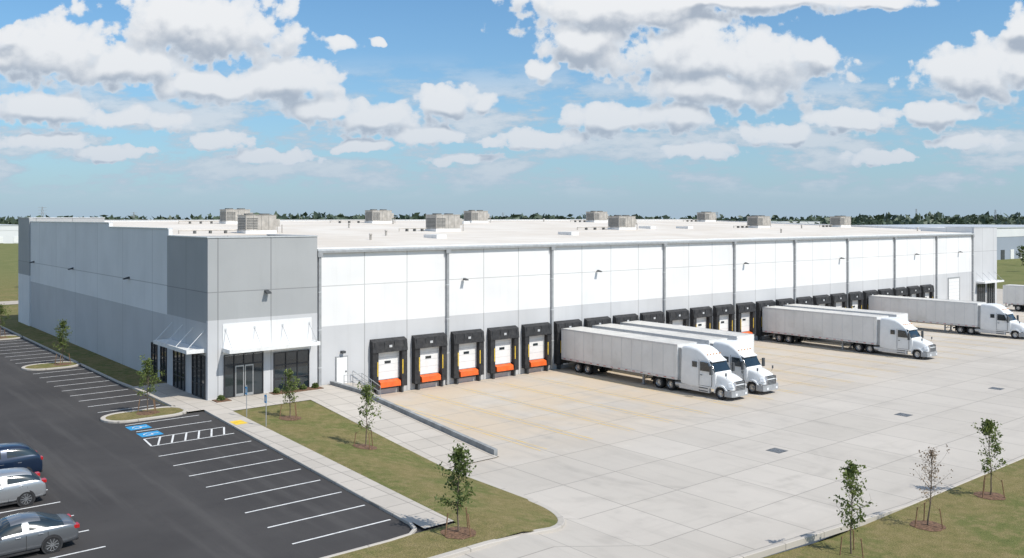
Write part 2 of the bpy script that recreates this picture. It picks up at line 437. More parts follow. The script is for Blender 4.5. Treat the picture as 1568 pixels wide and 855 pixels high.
# ------------------------------------------------------------------ warehouse
W=empty('warehouse')
roofz=lambda y:10.95+.0305*y
b=MB()
w=b.box
w(8.65,.1,-1.45,125.5,.4,4.75,M['lgray']); w(8.65,.1,4.75,125.5,.4,10.8,M['white'])
def tower(x0,x1,y0,y1,ztop):
    w(x0,y0,-1.45,x1,y0+.3,5.9,M['lgray']); w(x0,y0,5.9,x1,y0+.3,ztop,M['mgray'])
    w(x0,y0+.3,-1.45,x0+.3,y1,5.7,M['sidedark']); w(x0,y0+.3,5.7,x0+.3,y1,ztop,M['mgray'])
    w(x1-.3,y0+.3,-1.45,x1,y1,ztop,M['mgray']); w(x0+.3,y1-.3,9,x1-.3,y1,ztop,M['mgray'])
tower(-.12,8.65,-.1,8.6,11.93)
w(1.0,-.13,3.2,8.15,-.1,5.6,M['white'])
w(.0,8.6,-.5,.3,58.5,5.6,M['sidedark']); 
w(.0,8.6,5.6,.3,25.1,12.5,M['sidewall']); w(.0,25.1,5.6,.3,58.5,12.9,M['sidewall'])
w(-.15,58.5,-.5,.3,64.8,6.3,M['sidewall']); w(-.15,58.5,6.3,.3,64.8,13.38,M['mgray'])
w(.3,58.5,9,8.6,58.8,13.38,M['mgray']); w(8.3,58.8,9,8.6,64.8,13.38,M['mgray'])
w(.3,64.5,-1.45,134.1,64.8,13.05,M['sidewall'])
w(133.8,8.6,-1.45,134.1,64.5,6,M['sidewall'])
b.hexa([(133.8,8.6,6),(134.1,8.6,6),(134.1,64.5,6),(133.8,64.5,6),(133.8,8.6,11.6),(134.1,8.6,11.6),(134.1,64.5,13.05),(133.8,64.5,13.05)],M['sidewall'])
w(125.5,-.1,-1.45,134.22,.2,5.9,M['lgray']); w(125.5,-.1,5.9,134.22,.2,11.8,M['lgray'])
w(125.5,.2,-1.45,125.8,8.6,11.8,M['sidewall']); w(133.92,.2,-1.45,134.22,8.6,11.8,M['sidewall']); w(125.8,8.3,9,133.92,8.6,11.8,M['sidewall'])
b.obj('walls',W)
b=MB()
b.grid([.3,40,90,133.8],[8.6,30,64.5],lambda x,y:roofz(y),M['roof'])
b.grid([8.65,60,125.5],[.4,8.6],lambda x,y:roofz(y),M['roof'])
b.grid([.2,8.4],[.2,8.4],lambda x,y:11.25,M['roof']); b.grid([125.8,133.9],[.2,8.4],lambda x,y:11.2,M['roof'])
b.obj('roof',W)
b=MB(); w=b.box; c=M['coping']
w(8.7,-.12,10.8,125.45,.5,10.93,c); w(8.7,-.20,10.62,125.45,.0,10.8,M['graymetal'])
w(8.7,.2,10.93,125.45,.5,11.02,M['whitemetal'])
def cop(x0,y0,x1,y1,z): w(x0-.05,y0-.05,z,x1+.05,y1+.05,z+.09,c)
cop(-.12,-.1,8.65,.2,11.93); cop(-.12,.3,.18,8.5,11.931); cop(8.35,.3,8.65,8.5,11.93)
cop(0,8.75,.3,25.05,12.5); cop(0,25.2,.3,58.4,12.9); cop(-.15,58.6,.3,64.8,13.38); cop(.4,64.5,134,64.8,13.05)
cop(125.5,-.1,134.22,.2,11.8); cop(133.92,.3,134.22,8.5,11.8); cop(.4,58.5,8.6,58.8,13.38)
b.obj('parapet_coping',W)
b=MB()
for x in(8.9,21.3,33.7,50.1,62.5,74.9,87.4,100.1,112.9,125.3):
    b.box(x-.11,-.12,-1.25,x+.11,.1,10.35,M['graymetal']); b.box(x-.22,-.2,10.3,x+.22,.1,10.62,M['graymetal'])
    for z in(1.5,4.5,7.5): b.box(x-.15,-.13,z,x+.15,.1,z+.06,M['coping'])
b.obj('downspouts',W)
b=MB()
for x,z in((23.1,7.9),(39.9,8.0),(64.5,8.0),(85.6,8.0),(106.3,8.0),(120.5,8.0)):
    b.box(x-.05,-.15,z-.05,x+.05,.1,z+.05,M['darkmetal']); b.hexa([(x-.17,-.5,z-.06),(x+.17,-.5,z-.06),(x+.14,-.1,z),(x-.14,-.1,z),(x-.17,-.5,z+.02),(x+.17,-.5,z+.02),(x+.14,-.1,z+.15),(x-.14,-.1,z+.15)],M['darkmetal'])
x,z=4.4,7.75
b.hexa([(x-.2,-.6,z-.08),(x+.2,-.6,z-.08),(x+.16,-.1,z),(x-.16,-.1,z),(x-.2,-.6,z+.02),(x+.2,-.6,z+.02),(x+.16,-.1,z+.2),(x-.16,-.1,z+.2)],M['darkmetal'])
for y in(18.9,38.2,56.5):
    z=8.0; b.hexa([(-.5,y-.18,z-.08),(0,y-.14,z),(0,y+.14,z),(-.5,y+.18,z-.08),(-.5,y-.18,z+.03),(0,y-.14,z+.18),(0,y+.14,z+.18),(-.5,y+.18,z+.03)],M['darkmetal'])
b.obj('wall_lights',W)
doors=[15.2+4.1*k for k in range(24)]
occupied={5,6,7,13,14,19}
D=MB();S=MB();L=MB()
dp=.42
for k,x in enumerate(doors):
    D.box(x-1.2,.04,-.05,x+1.2,.1,2.3,M['doorwhite'])
    for z in(.55,1.15,1.75): D.box(x-1.19,.034,z,x+1.19,.04,z+.03,M['doorline'])
    D.box(x-.3,.025,1.22,x+.3,.04,1.45,M['glass'])
    for sx in(-1,1):
        xa,xb=x+sx*1.14,x+sx*1.66
        S.box(xa,-dp,-.75,xb,.1,2.35,M['black'])
        S.box(x+sx*1.17,-dp-.01,.3,x+sx*1.26,-dp,1.5,M['yellow'])
        S.box(x+sx*1.05,-.32,-.85,x+sx*1.38,.1,-.32,M['black'])
        S.box(xa,-dp+.05,-1.28,xa+sx*.18,.1,-.8,M['darkmetal'])
    S.hexa([(x-1.68,-dp-.07,2.25),(x+1.68,-dp-.07,2.25),(x+1.68,.1,2.25),(x-1.68,.1,2.25),(x-1.68,-dp+.05,3.15),(x+1.68,-dp+.05,3.15),(x+1.68,.1,3.35),(x-1.68,.1,3.35)],M['black'])
    S.box(x-.14,-dp-.06,2.62,x+.14,-dp-.03,2.82,M['coping'])
    for i in range(4): S.box(x-1.5+i*.95,-dp-.05,2.3,x-1.47+i*.95,-dp+.0,3.1,M['darkmetal'])
    L.box(x-1.0,-.03,-.1,x+1.0,.1,-.05,M['graymetal'])
    L.box(x-1.05,.06,-.9,x+1.05,.1,-.1,M['darkmetal'])
    if k not in occupied:
        L.hexa([(x-.98,-.5,-.66),(x+.98,-.5,-.66),(x+.98,.05,-.66),(x-.98,.05,-.66),(x-.98,-.45,-.24),(x+.98,-.45,-.24),(x+.98,.05,-.1),(x-.98,.05,-.1)],M['orange'])
D.obj('dock_doors',W); S.obj('dock_shelters',W,bevel=.04); L.obj('dock_levelers',W)
b=MB()
b.box(117,.03,-.9,120.6,.1,3.9,M['doorwhite'])
for i in range(8): b.box(117,.02,-.5+i*.55,120.6,.03,-.47+i*.55,M['doorline'])
b.box(116.8,0,-.9,117,.1,4.1,M['graymetal']); b.box(120.6,0,-.9,120.8,.1,4.1,M['graymetal']); b.box(117,0,3.9,120.6,.1,4.1,M['graymetal'])
b.box(10.35,.02,.02,11.45,.1,2.25,M['graymetal']); b.box(10.43,.0,.02,11.37,.02,2.15,M['doorwhite']); b.box(11.2,-.05,.95,11.3,.0,1.05,M['darkmetal'])
b.box(10.8,-.28,2.5,11.1,.1,2.68,M['darkmetal'])
b.obj('doors',W)
b=MB()
def front_y(x0,x1,z0,z1,cols,rowsz,yw=-.1):
    b.box(x0,yw-.015,z0,x1,yw,z1,M['glass'])
    fr=.07
    for i in range(cols+1):
        x=x0+(x1-x0)*i/cols; b.box(x-fr/2,yw-.08,z0,x+fr/2,yw-.016,z1,M['mullion'])
    for z in rowsz: b.box(x0,yw-.07,z-fr/2,x1,yw-.017,z+fr/2,M['mullion'])
def front_x(y0,y1,z0,z1,cols,rowsz,xw=-.12):
    b.box(xw-.015,y0,z0,xw,y1,z1,M['glass']); fr=.07
    for i in range(cols+1):
        y=y0+(y1-y0)*i/cols; b.box(xw-.08,y-fr/2,z0,xw-.016,y+fr/2,z1,M['mullion'])
    for z in rowsz: b.box(xw-.07,y0,z-fr/2,xw-.017,y1,z+fr/2,M['mullion'])
front_y(1.1,4.1,.12,3.3,4,[.15,2.5,3.27]); front_y(5.0,7.9,.12,3.1,3,[.15,1.1,2.1,3.07])
for xa in(1.92,2.66):
    b.box(xa,-.2,.14,xa+.07,-.18,2.44,M['frame']); b.box(xa+.6,-.2,.14,xa+.67,-.18,2.44,M['frame']); b.box(xa+.07,-.2,2.34,xa+.6,-.18,2.44,M['frame']); b.box(xa+.07,-.2,.14,xa+.6,-.18,.34,M['frame'])
    b.box(xa+.07,-.195,.34,xa+.6,-.19,2.34,M['glass'])
front_x(.35,2.9,.12,3.3,3,[.15,1.1,2.2,3.27]); front_x(4.5,7.0,.12,3.2,3,[.15,1.1,2.2,3.17])
front_x(9.0,10.4,.12,3.0,2,[.15,1.1,2.1,2.97],0.0); front_x(11.3,12.7,.12,3.0,2,[.15,1.1,2.1,2.97],0.0)
front_y(126.6,129.6,-1.2,2.6,4,[-1.17,0,1.3,2.57]); front_y(130.3,133.2,-1.2,2.6,4,[-1.17,0,1.3,2.57])
b.obj('storefront_windows',W)
b=MB(); wm=M['whitemetal']
def canopy_y(x0,x1,z,dep=1.4,nr=4):
    yw=-.1
    b.box(x0,yw-dep,z,x1,yw-dep+.1,z+.28,wm); b.box(x0,yw-dep+.1,z,x0+.1,yw,z+.28,wm); b.box(x1-.1,yw-dep+.1,z,x1,yw,z+.28,wm)
    b.box(x0+.1,yw-dep+.1,z+.06,x1-.1,yw,z+.2,wm)
    for i in range(nr):
        x=x0+.25+(x1-x0-.5)*i/(nr-1); b.cyl((x,yw-dep+.1,z+.28),(x,yw,z+1.6),.022,n=6,mat=M['graymetal']); b.box(x-.08,yw-.04,z+1.5,x+.08,yw-.02,z+1.7,M['coping'])
canopy_y(.95,8.2,3.55)
def canopy_x(y0,y1,z,dep=1.4,nr=4):
    xw=-.12
    b.box(xw-dep,y0,z,xw-dep+.1,y1,z+.28,wm); b.box(xw-dep+.1,y0,z,xw,y0+.1,z+.28,wm); b.box(xw-dep+.1,y1-.1,z,xw,y1,z+.28,wm)
    b.box(xw-dep+.1,y0+.1,z+.06,xw,y1-.1,z+.2,wm)
    for i in range(nr):
        y=y0+.25+(y1-y0-.5)*i/(nr-1); b.cyl((xw-dep+.1,y,z+.28),(xw,y,z+1.6),.022,n=6,mat=wm)
canopy_x(.3,7.6,3.55)
canopy_y(126.3,133.6,2.8,1.4,4)
b.obj('entrance_canopies',W)

# HVAC
def hvac(x,y,s=1.0,seed=0,L=3.4):
    r=random.Random(seed); z=roofz(y); e=empty('rooftop_air_conditioner',(x,y,z))
    b=MB(); h=1.9*s; wd=2.2*s; Lx=L*s
    b.box(-Lx/2-.05,-wd/2-.05,-.1,Lx/2+.05,wd/2+.05,.3,M['whitemetal'])
    b.box(-Lx/2,-wd/2,.3,Lx/2,wd/2,h,M['hvac'])
    b.box(-Lx/2-.04,-wd/2-.04,h,Lx/2+.04,wd/2+.04,h+.06,M['hvac'])
    n=4
    for i in range(1,n):
        xx=-Lx/2+Lx*i/n; b.box(xx-.015,-wd/2-.012,.32,xx+.015,-wd/2,h-.02,M['louver'])
    for i in range(7): b.box(-Lx/2+.1,-wd/2-.03,.5+i*.17,-Lx/2+Lx*.38,-wd/2-.004,.58+i*.17,M['louver'])
    for i in range(7): b.box(-Lx/2-.03,-wd/2+.2,.5+i*.17,-Lx/2-.004,wd/2-.2,.58+i*.17,M['louver'])
    b.box(Lx/2,-wd/2+.2,.7,Lx/2+.5,wd/2-.3,1.5*s,M['hvac'])
    b.obj('cabinet',e)
    b=MB()
    for xx in(-Lx*.25,Lx*.25):
        b.cyl((xx,0,h+.06),(xx,0,h+.2),.55*s,n=16,mat=M['louver'])
    b.obj('fans',e)
    b=MB()
    pz=.35; ln=4+r.random()*3
    b.cyl((-Lx/2,.3,pz),(-Lx/2-ln,.3,pz),.06,n=6,mat=M['hvac']); b.cyl((-Lx/2-ln,.3,pz),(-Lx/2-ln,.3,-.1),.06,n=6,mat=M['hvac'])
    for i in range(3): b.box(-Lx/2-ln*(i+1)/4-.1,.1,-.1,-Lx/2-ln*(i+1)/4+.1,.5,.3,M['louver'])
    for q in(-1,1): b.cyl((Lx/2+.9,q*.6,-.1),(Lx/2+.9,q*.6,.9),.05,n=6,mat=M['hvac'])
    b.obj('pipes',e)
for i,(x,y,s) in enumerate([(15.6,27.2,1.0),(39.8,27,1.05),(70.3,25.5,1.0),(104.2,26,1.0),(129,25.5,1.0),(24.6,55,1),(47.4,55,1),(66.2,55,1),(94.6,55,1),(127,55,1)]):
    hvac(x,y,s,i)
for i in range(16):
    x=12+R.random()*115; y=6+R.random()*55; b=MB(); z=roofz(y)
    if i%3: b.cyl((x,y,z-.05),(x,y,z+.5),.12,n=8,mat=M['hvac']); b.cyl((x,y,z+.5),(x,y,z+.62),.2,.1,n=8,mat=M['hvac'])
    else: b.box(x-.6,y-1.2,z-.1,x+.6,y+1.2,z+.35,M['whitemetal'])
    b.obj('roof_vent')

# retaining wall, landing, stairs, rails
b=MB()
yy=[-.1,-4.6,-10,-16,-21.2]
for i in range(4):
    y1,y0=yy[i],yy[i+1]
    zt=lambda y:ZC*clamp((-4.6-y)/16.9)+.38
    b.hexa([(9.76,y0,-1.5),(10.04,y0,-1.5),(10.04,y1,-1.5),(9.76,y1,-1.5),(9.76,y0,zt(y0)),(10.04,y0,zt(y0)),(10.04,y1,zt(y1)),(9.76,y1,zt(y1))],M['retain'])
b.obj('retaining_wall')
st=empty('access_stairs')
b=MB(); b.box(10.06,-1.7,-1.4,11.9,.08,.0,M['walk'])
for i in range(6): b.box(11.9+i*.28,-1.6,-1.4,12.18+i*.28,-.1,-.19*(i+1),M['walk'])
b.obj('steps',st)
b=MB(); gm=M['graymetal']
for y in(-1.6,-.15):
    for zo in(.5,1.0): b.cyl((11.8,y,zo),(13.5,y,-1.25+zo),.03,n=6,mat=gm)
    for t_ in(0,.5,1): b.cyl((11.8+1.7*t_,y,-1.25*t_-.05),(11.8+1.7*t_,y,-1.25*t_+1.0),.03,n=6,mat=gm)
for zo in(.5,1.0):
    b.cyl((10.2,-1.6,zo),(11.8,-1.6,zo),.03,n=6,mat=gm)
for x in(10.2,11.0): b.cyl((x,-1.6,0),(x,-1.6,1.0),.03,n=6,mat=gm)
b.obj('handrails',st)
def leafq(b,c,rr,s,mat):
    a=Vector((rr.gauss(0,1),rr.gauss(0,1),rr.gauss(0,1))).normalized(); d=a.orthogonal().normalized(); d=(Matrix.Rotation(rr.random()*6.28,3,a)@d); e=a.cross(d)
    s*=.7+.7*rr.random()
    b.face([c-d*s,c-e*s*.55,c+d*s,c+e*s*.55],mat)
def shrub(x,y,z,r,seed):
    rr=random.Random(seed); e=empty('shrub',(x,y,z)); b=MB()
    for i in range(6):
        a=rr.random()*6.28; b.cyl((0,0,0),(math.cos(a)*r*.6,math.sin(a)*r*.6,r*1.1),.012,.005,4,M['bark'])
    for i in range(200):
        u=Vector((rr.gauss(0,1),rr.gauss(0,1),rr.gauss(0,1))).normalized()*r*(.5+.5*rr.random()); u.z=abs(u.z)*1.2+.05
        leafq(b,u,rr,.09,M['leaf2'])
    b.obj('foliage',e)
b=MB()
b.box(4.5,-1.3,.0,8.6,-.32,.16,M['mulch']); b.box(.1,-1.3,0,1.2,-.32,.16,M['mulch']); b.obj('planting_bed')
for i,x in enumerate((4.9,6.0,7.1,8.1,.6)): shrub(x,-.8,.15,.28,i)
for (x,y) in((-.25,-10.4),(-.1,-7.0)):
    e=empty('accessible_parking_sign',(x,y,.1)); b=MB(); b.cyl((0,0,-.1),(0,0,2.1),.03,n=8,mat=M['graymetal'])
    b.box(-.05,-.16,1.5,-.03,.16,2.0,M['blue']); b.box(-.055,-.1,1.6,-.05,.1,1.9,M['paintw']); b.box(-.03,-.16,1.5,-.025,.16,2.0,M['graymetal'])
    b.obj('post_and_plate',e)

# ------------------------------------------------------------------ trees
def tree(name,x,y,h,seed,nleaf=1700,mat='leaf',cw=.75,lo=.3,stakes=True,ls=.075,trunk=.04,gap=.3):
    rr=random.Random(seed); e=empty(name,(x,y,g(x,y)+.07)); b=MB()
    P=[];p=Vector((0,0,-.05)); n=9
    for i in range(n+1):
        P.append(p.copy()); p=p+Vector((rr.gauss(0,.02)*h/3,rr.gauss(0,.02)*h/3,h*.95/n))
    def tp(t_):
        f=t_*n; i=min(n-1,int(f)); return P[i].lerp(P[i+1],f-i)
    for i in range(n): b.cyl(P[i],P[i+1],trunk*(1-i/n*.8),trunk*(1-(i+1)/n*.8),7,M['bark'],False)
    tips=[]
    nb=26
    for i in range(nb):
        t_=lo+(1-lo)*(i/nb)**.9; s=tp(min(t_,.99)); a=i*2.4+rr.random()*.9
        u=(t_-lo)/(1-lo); prof=(math.sin(math.pi*min(1,u*.85+.18)))**.8
        ln=cw*prof*(.4+.9*rr.random()); el=math.radians(32+30*u+rr.gauss(0,9))
        d=Vector((math.cos(a)*math.cos(el),math.sin(a)*math.cos(el),math.sin(el)))
        q=s.copy(); r=trunk*.35*(1-u*.5)
        keep=rr.random()>gap*.5
        for k in range(3):
            q2=q+d*ln/3+Vector((0,0,.03*k)); b.cyl(q,q2,r*(1-k*.3),r*(.7-k*.3)+.003,5,M['bark'],False)
            if keep and k>0: tips.append((q.lerp(q2,.5),ln))
            d2=(d+Vector((rr.gauss(0,.6),rr.gauss(0,.6),rr.gauss(0,.4)))).normalized(); q3=q2+d2*ln*.28
            b.cyl(q2,q3,r*.35,.003,4,M['bark'],False)
            if keep: tips.append((q3,ln))
            q=q2; d=(d+Vector((rr.gauss(0,.15),rr.gauss(0,.15),.12))).normalized()
    tips.append((P[-1],.3))
    b.obj('trunk_and_limbs',e,smooth=60)
    b=MB(); good=[t_ for t_ in tips if rr.random()>gap]
    for i in range(nleaf):
        c,ln=good[int(rr.random()*len(good))]
        s=.10*h/3.6
        c=c+Vector((rr.gauss(0,s),rr.gauss(0,s),rr.gauss(0,s*.9)))
        leafq(b,c,rr,ls,M[mat] if rr.random()<.7 else M['leaf2' if mat=='leaf' else mat])
    b.obj('foliage',e)
    if stakes:
        b=MB()
        for k in range(3):
            a=k*2.09+rr.random(); cx,cy=math.cos(a)*.6,math.sin(a)*.6
            b.cyl((cx*1.15,cy*1.15,-.1),(cx*.9,cy*.9,.95),.028,n=5,mat=M['stake']); b.cyl((cx*.92,cy*.92,.85),(0,0,1.25),.008,n=4,mat=M['stake'])
        b.obj('support_stakes',e)
        b=MB(); ring=[]
        for i in range(20):
            a=6.283*i/20; rad=.7+.12*rr.random(); ring.append((math.cos(a)*rad,math.sin(a)*rad))
        for i in range(20):
            q,r2=ring[i],ring[(i+1)%20]
            f=lambda u:(u[0],u[1],g(x+u[0],y+u[1])-g(x,y)+.035)
            b.face([(0,0,.09),f(q),f(r2)],M['mulch'])
        b.obj('mulch_ring',e)
tree('young_tree',2.2,-8.7,3.3,1,650,cw=.75)
tree('young_tree',3.0,-17.2,3.9,2,800,cw=.85)
tree('young_tree',-2.2,-33.9,3.7,3,1300,mat='leaf2',cw=.8,gap=.15)
tree('young_tree',11.4,-44,4.1,4,950,cw=.9)
tree('young_tree',17.7,-44.3,3.9,5,480,mat='leafb',cw=.9,ls=.05)
tree('young_tree',24.8,-44.2,4.1,6,900,cw=.85)
tree('young_tree',-4.8,-1.5,3.7,7,1000,cw=1.0)
tree('young_tree',-4.2,24.4,4.0,8,1100,cw=1.1)
tree('young_tree',-5,48.6,3.8,9,700,cw=1.0)
for i,(x,y) in enumerate([(-6,83),(2,104),(-14,112),(14,128),(-2,150),(240,35),(256,20),(276,50),(292,44),(225,5),(310,30)]):
    tree('young_tree',x,y,5+1.5*R.random(),20+i,900,mat='leaf2',cw=1.8,stakes=False,ls=.2,trunk=.1,lo=.25)

# ------------------------------------------------------------------ trucks
def wheel(b,x,z,y,r,wd,side,dual=False,rim=None):
    rim=rim or M['rim']; s=side
    n=24; T=M['tire']
    prof=[(-s*wd,r*.6,T),(-s*wd,r*.93,T),(-s*(wd-.04),r,T),(-s*.04,r,T),(0,r*.93,T),(-s*.01,r*.62,T),(-s*.02,r*.58,rim),(-s*.10,r*.52,rim),(-s*.12,r*.3,rim),(-s*.03,r*.24,rim),(-s*.02,r*.02,rim)]
    if dual: prof=[(-s*wd,r*.6,T),(-s*wd,r*.95,T),(-s*(wd*.55),r,T),(-s*(wd*.52),r*.8,T),(-s*(wd*.48),r*.8,T),(-s*wd*.44,r,T),(-s*.04,r,T),(0,r*.93,T),(-s*.01,r*.62,T),(-s*.03,r*.58,rim),(-s*.16,r*.5,rim),(-s*.17,r*.3,rim),(-s*.05,r*.24,rim),(-s*.04,r*.02,rim)]
    b.lathe_y((x,y,z),prof,n)
    for i in range(8):
        a=6.283*i/8; cx,cz=x+math.cos(a)*r*.42,z+math.sin(a)*r*.42
        b.cyl((cx,y-s*.09,cz),(cx,y-s*.13,cz),r*.05,n=6,mat=M['darkmetal'])
TL=14.4
def trailer_meshes():
    b=MB(); T=M['trailer']
    b.box(0,-1.28,1.12,TL,1.28,3.98,T)
    b.box(.03,-1.25,3.98,TL-.03,1.25,4.0,M['trailer_roof'])
    for s in(-1,1):
        b.box(-.02,s*1.28,1.02,TL+.01,s*1.31,1.26,M['coping']); b.box(-.02,s*1.28,3.86,TL+.01,s*1.305,4.01,M['coping'])
        k=.6
        while k<TL-.3:
            b.box(k,s*1.28,1.26,k+.04,s*1.292,3.86,M['coping']); k+=1.22
        b.box(TL-.1,s*1.28,1.26,TL+.02,s*1.30,3.86,M['whitemetal']); b.box(-.03,s*1.28,1.26,.1,s*1.30,3.86,M['whitemetal'])
        k=.3
        while k<TL: b.box(k,s*1.31,1.10,k+.3,s*1.314,1.15,M['red']); k+=.9
    for i in range(12): b.box(.6+i*1.15,-1.24,4.0,.63+i*1.15,1.24,4.008,M['coping'])
    b.box(-.04,-.02,1.15,-.001,.02,3.9,M['graymetal'])
    b.box(TL,-1.2,1.3,TL+.02,1.2,3.9,M['whitemetal'])
    o1=b.mesh('trailer_box')
    b=MB(); K=M['darkmetal']
    for s in(-1,1):
        b.box(.6,s*.45,.85,TL-.4,s*.55,1.11,K)
        b.box(10.1,s*.75,.12,10.25,s*.9,1.1,M['graymetal']); b.box(10.0,s*.68,.05,10.35,s*.97,.12,M['graymetal']); b.cyl((10.2,s*.8,.45),(10.9,s*.8,1.05),.03,n=6,mat=K)
        b.box(.1,s*.5,.5,.2,s*.6,1.1,K); b.box(1.2,s*.5,.6,4.5,s*.6,.85,K)
        b.box(4.35,s*.7,.25,4.37,s*1.25,.95,M['black'])
    b.box(.1,-1.15,.5,.2,1.15,.62,M['whitemetal']); b.cyl((10.2,-.8,.5),(10.2,.8,.5),.03,n=6,mat=K)
    for k in range(14): b.box(.8+k,-1.2,1.02,.9+k,1.2,1.11,K)
    for x in(2.2,3.5): b.cyl((x,-1.1,.52),(x,1.1,.52),.08,n=8,mat=K)
    o2=b.mesh('trailer_chassis')
    b=MB()
    for x in(2.2,3.5):
        for s in(-1,1): wheel(b,x,.5,s*1.25,.5,.58,s,True)
    o3=b.mesh('trailer_wheels',smooth=35)
    return [('trailer_box',o1),('trailer_chassis',o2),('trailer_wheels',o3)]
def rrect(x,w,zb,zt,r,wt=None,n=4):
    wt=w if wt is None else wt
    out=[]
    for (cy,cz,a0) in((1,1,0),(-1,1,90),(-1,-1,180),(1,-1,270)):
        for i in range(n+1):
            a=math.radians(a0+90*i/n); ww=(wt if cz>0 else w)
            rr_=r if cz>0 else min(r,.06)
            out.append((x,cy*(ww-rr_)+rr_*math.cos(a),(zt-rr_ if cz>0 else zb+rr_)+rr_*math.sin(a)))
    return out
def tractor_meshes():
    c=14.72; P=M['truckw']
    b=MB()
    st=[(0.0,1.2,.85,3.80,.16,1.12),(.12,1.22,.80,3.93,.22,1.14),(1.0,1.22,.75,3.98,.25,1.13),(1.6,1.22,.75,3.90,.25,1.10),(2.1,1.21,.75,3.66,.25,1.06),(2.55,1.20,.75,3.30,.22,1.04),(2.85,1.19,.75,3.02,.2,1.04),(3.42,1.16,.75,2.12,.16,1.10),(3.5,1.14,.75,2.02,.14,1.05)]
    rings=[rrect(c+x,w,zb,zt,r,wt) for x,w,zb,zt,r,wt in st]
    def mf(k,i):
        if k==6 and i in(1,2,3,4,5,6,7): return M['glass']
        return P
    b.loft(rings,mf,P)
    st=[(3.45,1.10,.95,2.00,.22,.98),(3.9,1.10,.95,1.93,.25,.92),(4.4,1.08,.90,1.80,.28,.86),(4.8,1.02,.85,1.64,.30,.80),(5.02,.92,.82,1.45,.26,.72),(5.10,.82,.85,1.25,.18,.66)]
    rings=[rrect(c+x,w,zb,zt,r,wt) for x,w,zb,zt,r,wt in st]
    b.loft(rings,lambda k,i:P,P)
    for s in(-1,1):
        rg=[]
        for a in frange(-5,185,12):
            a=math.radians(a); ri,ro=.56,.66
            cx,cz=c+4.05,.52
            rg.append([(cx+math.cos(a)*ro,s*.75,cz+math.sin(a)*ro),(cx+math.cos(a)*ro,s*1.17,cz+math.sin(a)*ro),(cx+math.cos(a)*ri,s*1.19,cz+math.sin(a)*ri),(cx+math.cos(a)*ri,s*.75,cz+math.sin(a)*ri)])
        b.loft(rg,lambda k,i:P,P)
        b.box(c+4.05-.45,s*.72,.5,c+4.05+.45,s*1.0,1.05,M['black'])
    me1=b.mesh('cab_body',smooth=40,fix=True)
    b=MB(); Dk=M['darkmetal']; G=M['glass']
    for s in(-1,1):
        y=s*1.215
        def pan(pts,mat,off=0.0):
            q=[(c+px,y+s*off,pz) for px,pz in pts]; q2=[(c+px,y-s*.06,pz) for px,pz in pts]
            if s<0: q=q[::-1];q2=q2[::-1]
            b.face(q,mat)
            for i in range(len(q)): b.face([q[i],q2[i],q2[(i+1)%len(q)],q[(i+1)%len(q)]],mat)
        pan([(2.02,2.12),(3.12,2.12),(2.82,2.82),(2.02,2.86)],G,.01)
        pan([(1.2,2.35),(1.65,2.35),(1.65,2.8),(1.2,2.8)],G,.012)
        b.box(c+1.9,y-.02*s,.85,c+1.92,y+.008*s,3.0,Dk)
        b.box(c+3.18,y-.05*s,.95,c+3.2,y-.003*s,2.0,Dk); b.box(c+1.9,y-.02*s,.9,c+3.2,y+.006*s,.92,Dk)
        b.box(c+2.05,y,1.75,c+2.25,y+.03*s,1.8,Dk)
        b.box(c-.2,s*.95,.38,c+2.95,s*1.20,.78,M['coping']); b.box(c+1.9,s*1.2,.45,c+2.8,s*1.23,.52,Dk); b.box(c+1.9,s*1.2,.7,c+2.8,s*1.23,.76,Dk)
        b.box(c-.45,s*1.12,1.0,c-.0,s*1.17,3.75,M['graymetal'])
        b.box(c+3.25,s*1.35,1.95,c+3.42,s*1.58,2.65,Dk); b.box(c+3.24,s*1.37,1.98,c+3.25,s*1.56,2.6,M['chrome']); b.cyl((c+3.25,s*1.15,2.55),(c+3.33,s*1.4,2.55),.025,n=6,mat=Dk); b.cyl((c+3.25,s*1.15,2.05),(c+3.33,s*1.4,2.05),.025,n=6,mat=Dk)
        b.box(c+4.5,s*1.0,1.95,c+4.56,s*1.15,2.2,Dk); b.cyl((c+4.5,s*.95,1.75),(c+4.53,s*1.06,1.98),.012,n=5,mat=Dk)
        b.hexa([(c+4.78,s*.78,1.08),(c+4.78,s*1.04,1.08),(c+5.08,s*.9,1.08),(c+5.12,s*.72,1.08),(c+4.70,s*.78,1.4),(c+4.70,s*1.03,1.4),(c+4.98,s*.88,1.34),(c+5.04,s*.72,1.3)],M['lamp'])
    b.hexa([(c+2.78,-1.0,2.98),(c+2.78,1.0,2.98),(c+3.08,.95,2.86),(c+3.08,-.95,2.86),(c+2.76,-1.0,3.07),(c+2.76,1.0,3.07),(c+3.1,.95,2.9),(c+3.1,-.95,2.9)],M['truckw'])
    b.hexa([(c+5.05,-.62,.78),(c+5.05,.62,.78),(c+5.15,.62,.78),(c+5.15,-.62,.78),(c+4.9,-.6,1.52),(c+4.9,.6,1.52),(c+5.06,.58,1.50),(c+5.06,-.58,1.50)],M['darkmetal'])
    for i in range(6):
        z=.86+i*.11; x=c+5.145-.012*i; b.box(x,-.56,z,x+.02,.56,z+.025,M['graymetal'])
    b.box(c+4.98,-.66,.75,c+5.17,-.6,1.5,M['chrome']); b.box(c+4.98,.6,.75,c+5.17,.66,1.5,M['chrome'])
    pr=[(5.22,0),(5.22,.8),(5.1,1.08),(4.72,1.2)]
    for s in(-1,1):
        for i in range(3):
            (xa,ya),(xb,yb)=pr[i],pr[i+1]
            b.hexa([(c+xa-.25,s*ya,.32),(c+xa,s*ya,.32),(c+xb,s*yb,.32),(c+xb-.25,s*yb,.32),(c+xa-.25,s*ya,.8),(c+xa-.03,s*ya,.8),(c+xb-.03,s*yb,.8),(c+xb-.25,s*yb,.8)],M['graymetal'])
        b.box(c+5.215,s*.5,.42,c+5.235,s*.75,.6,M['lamp'])
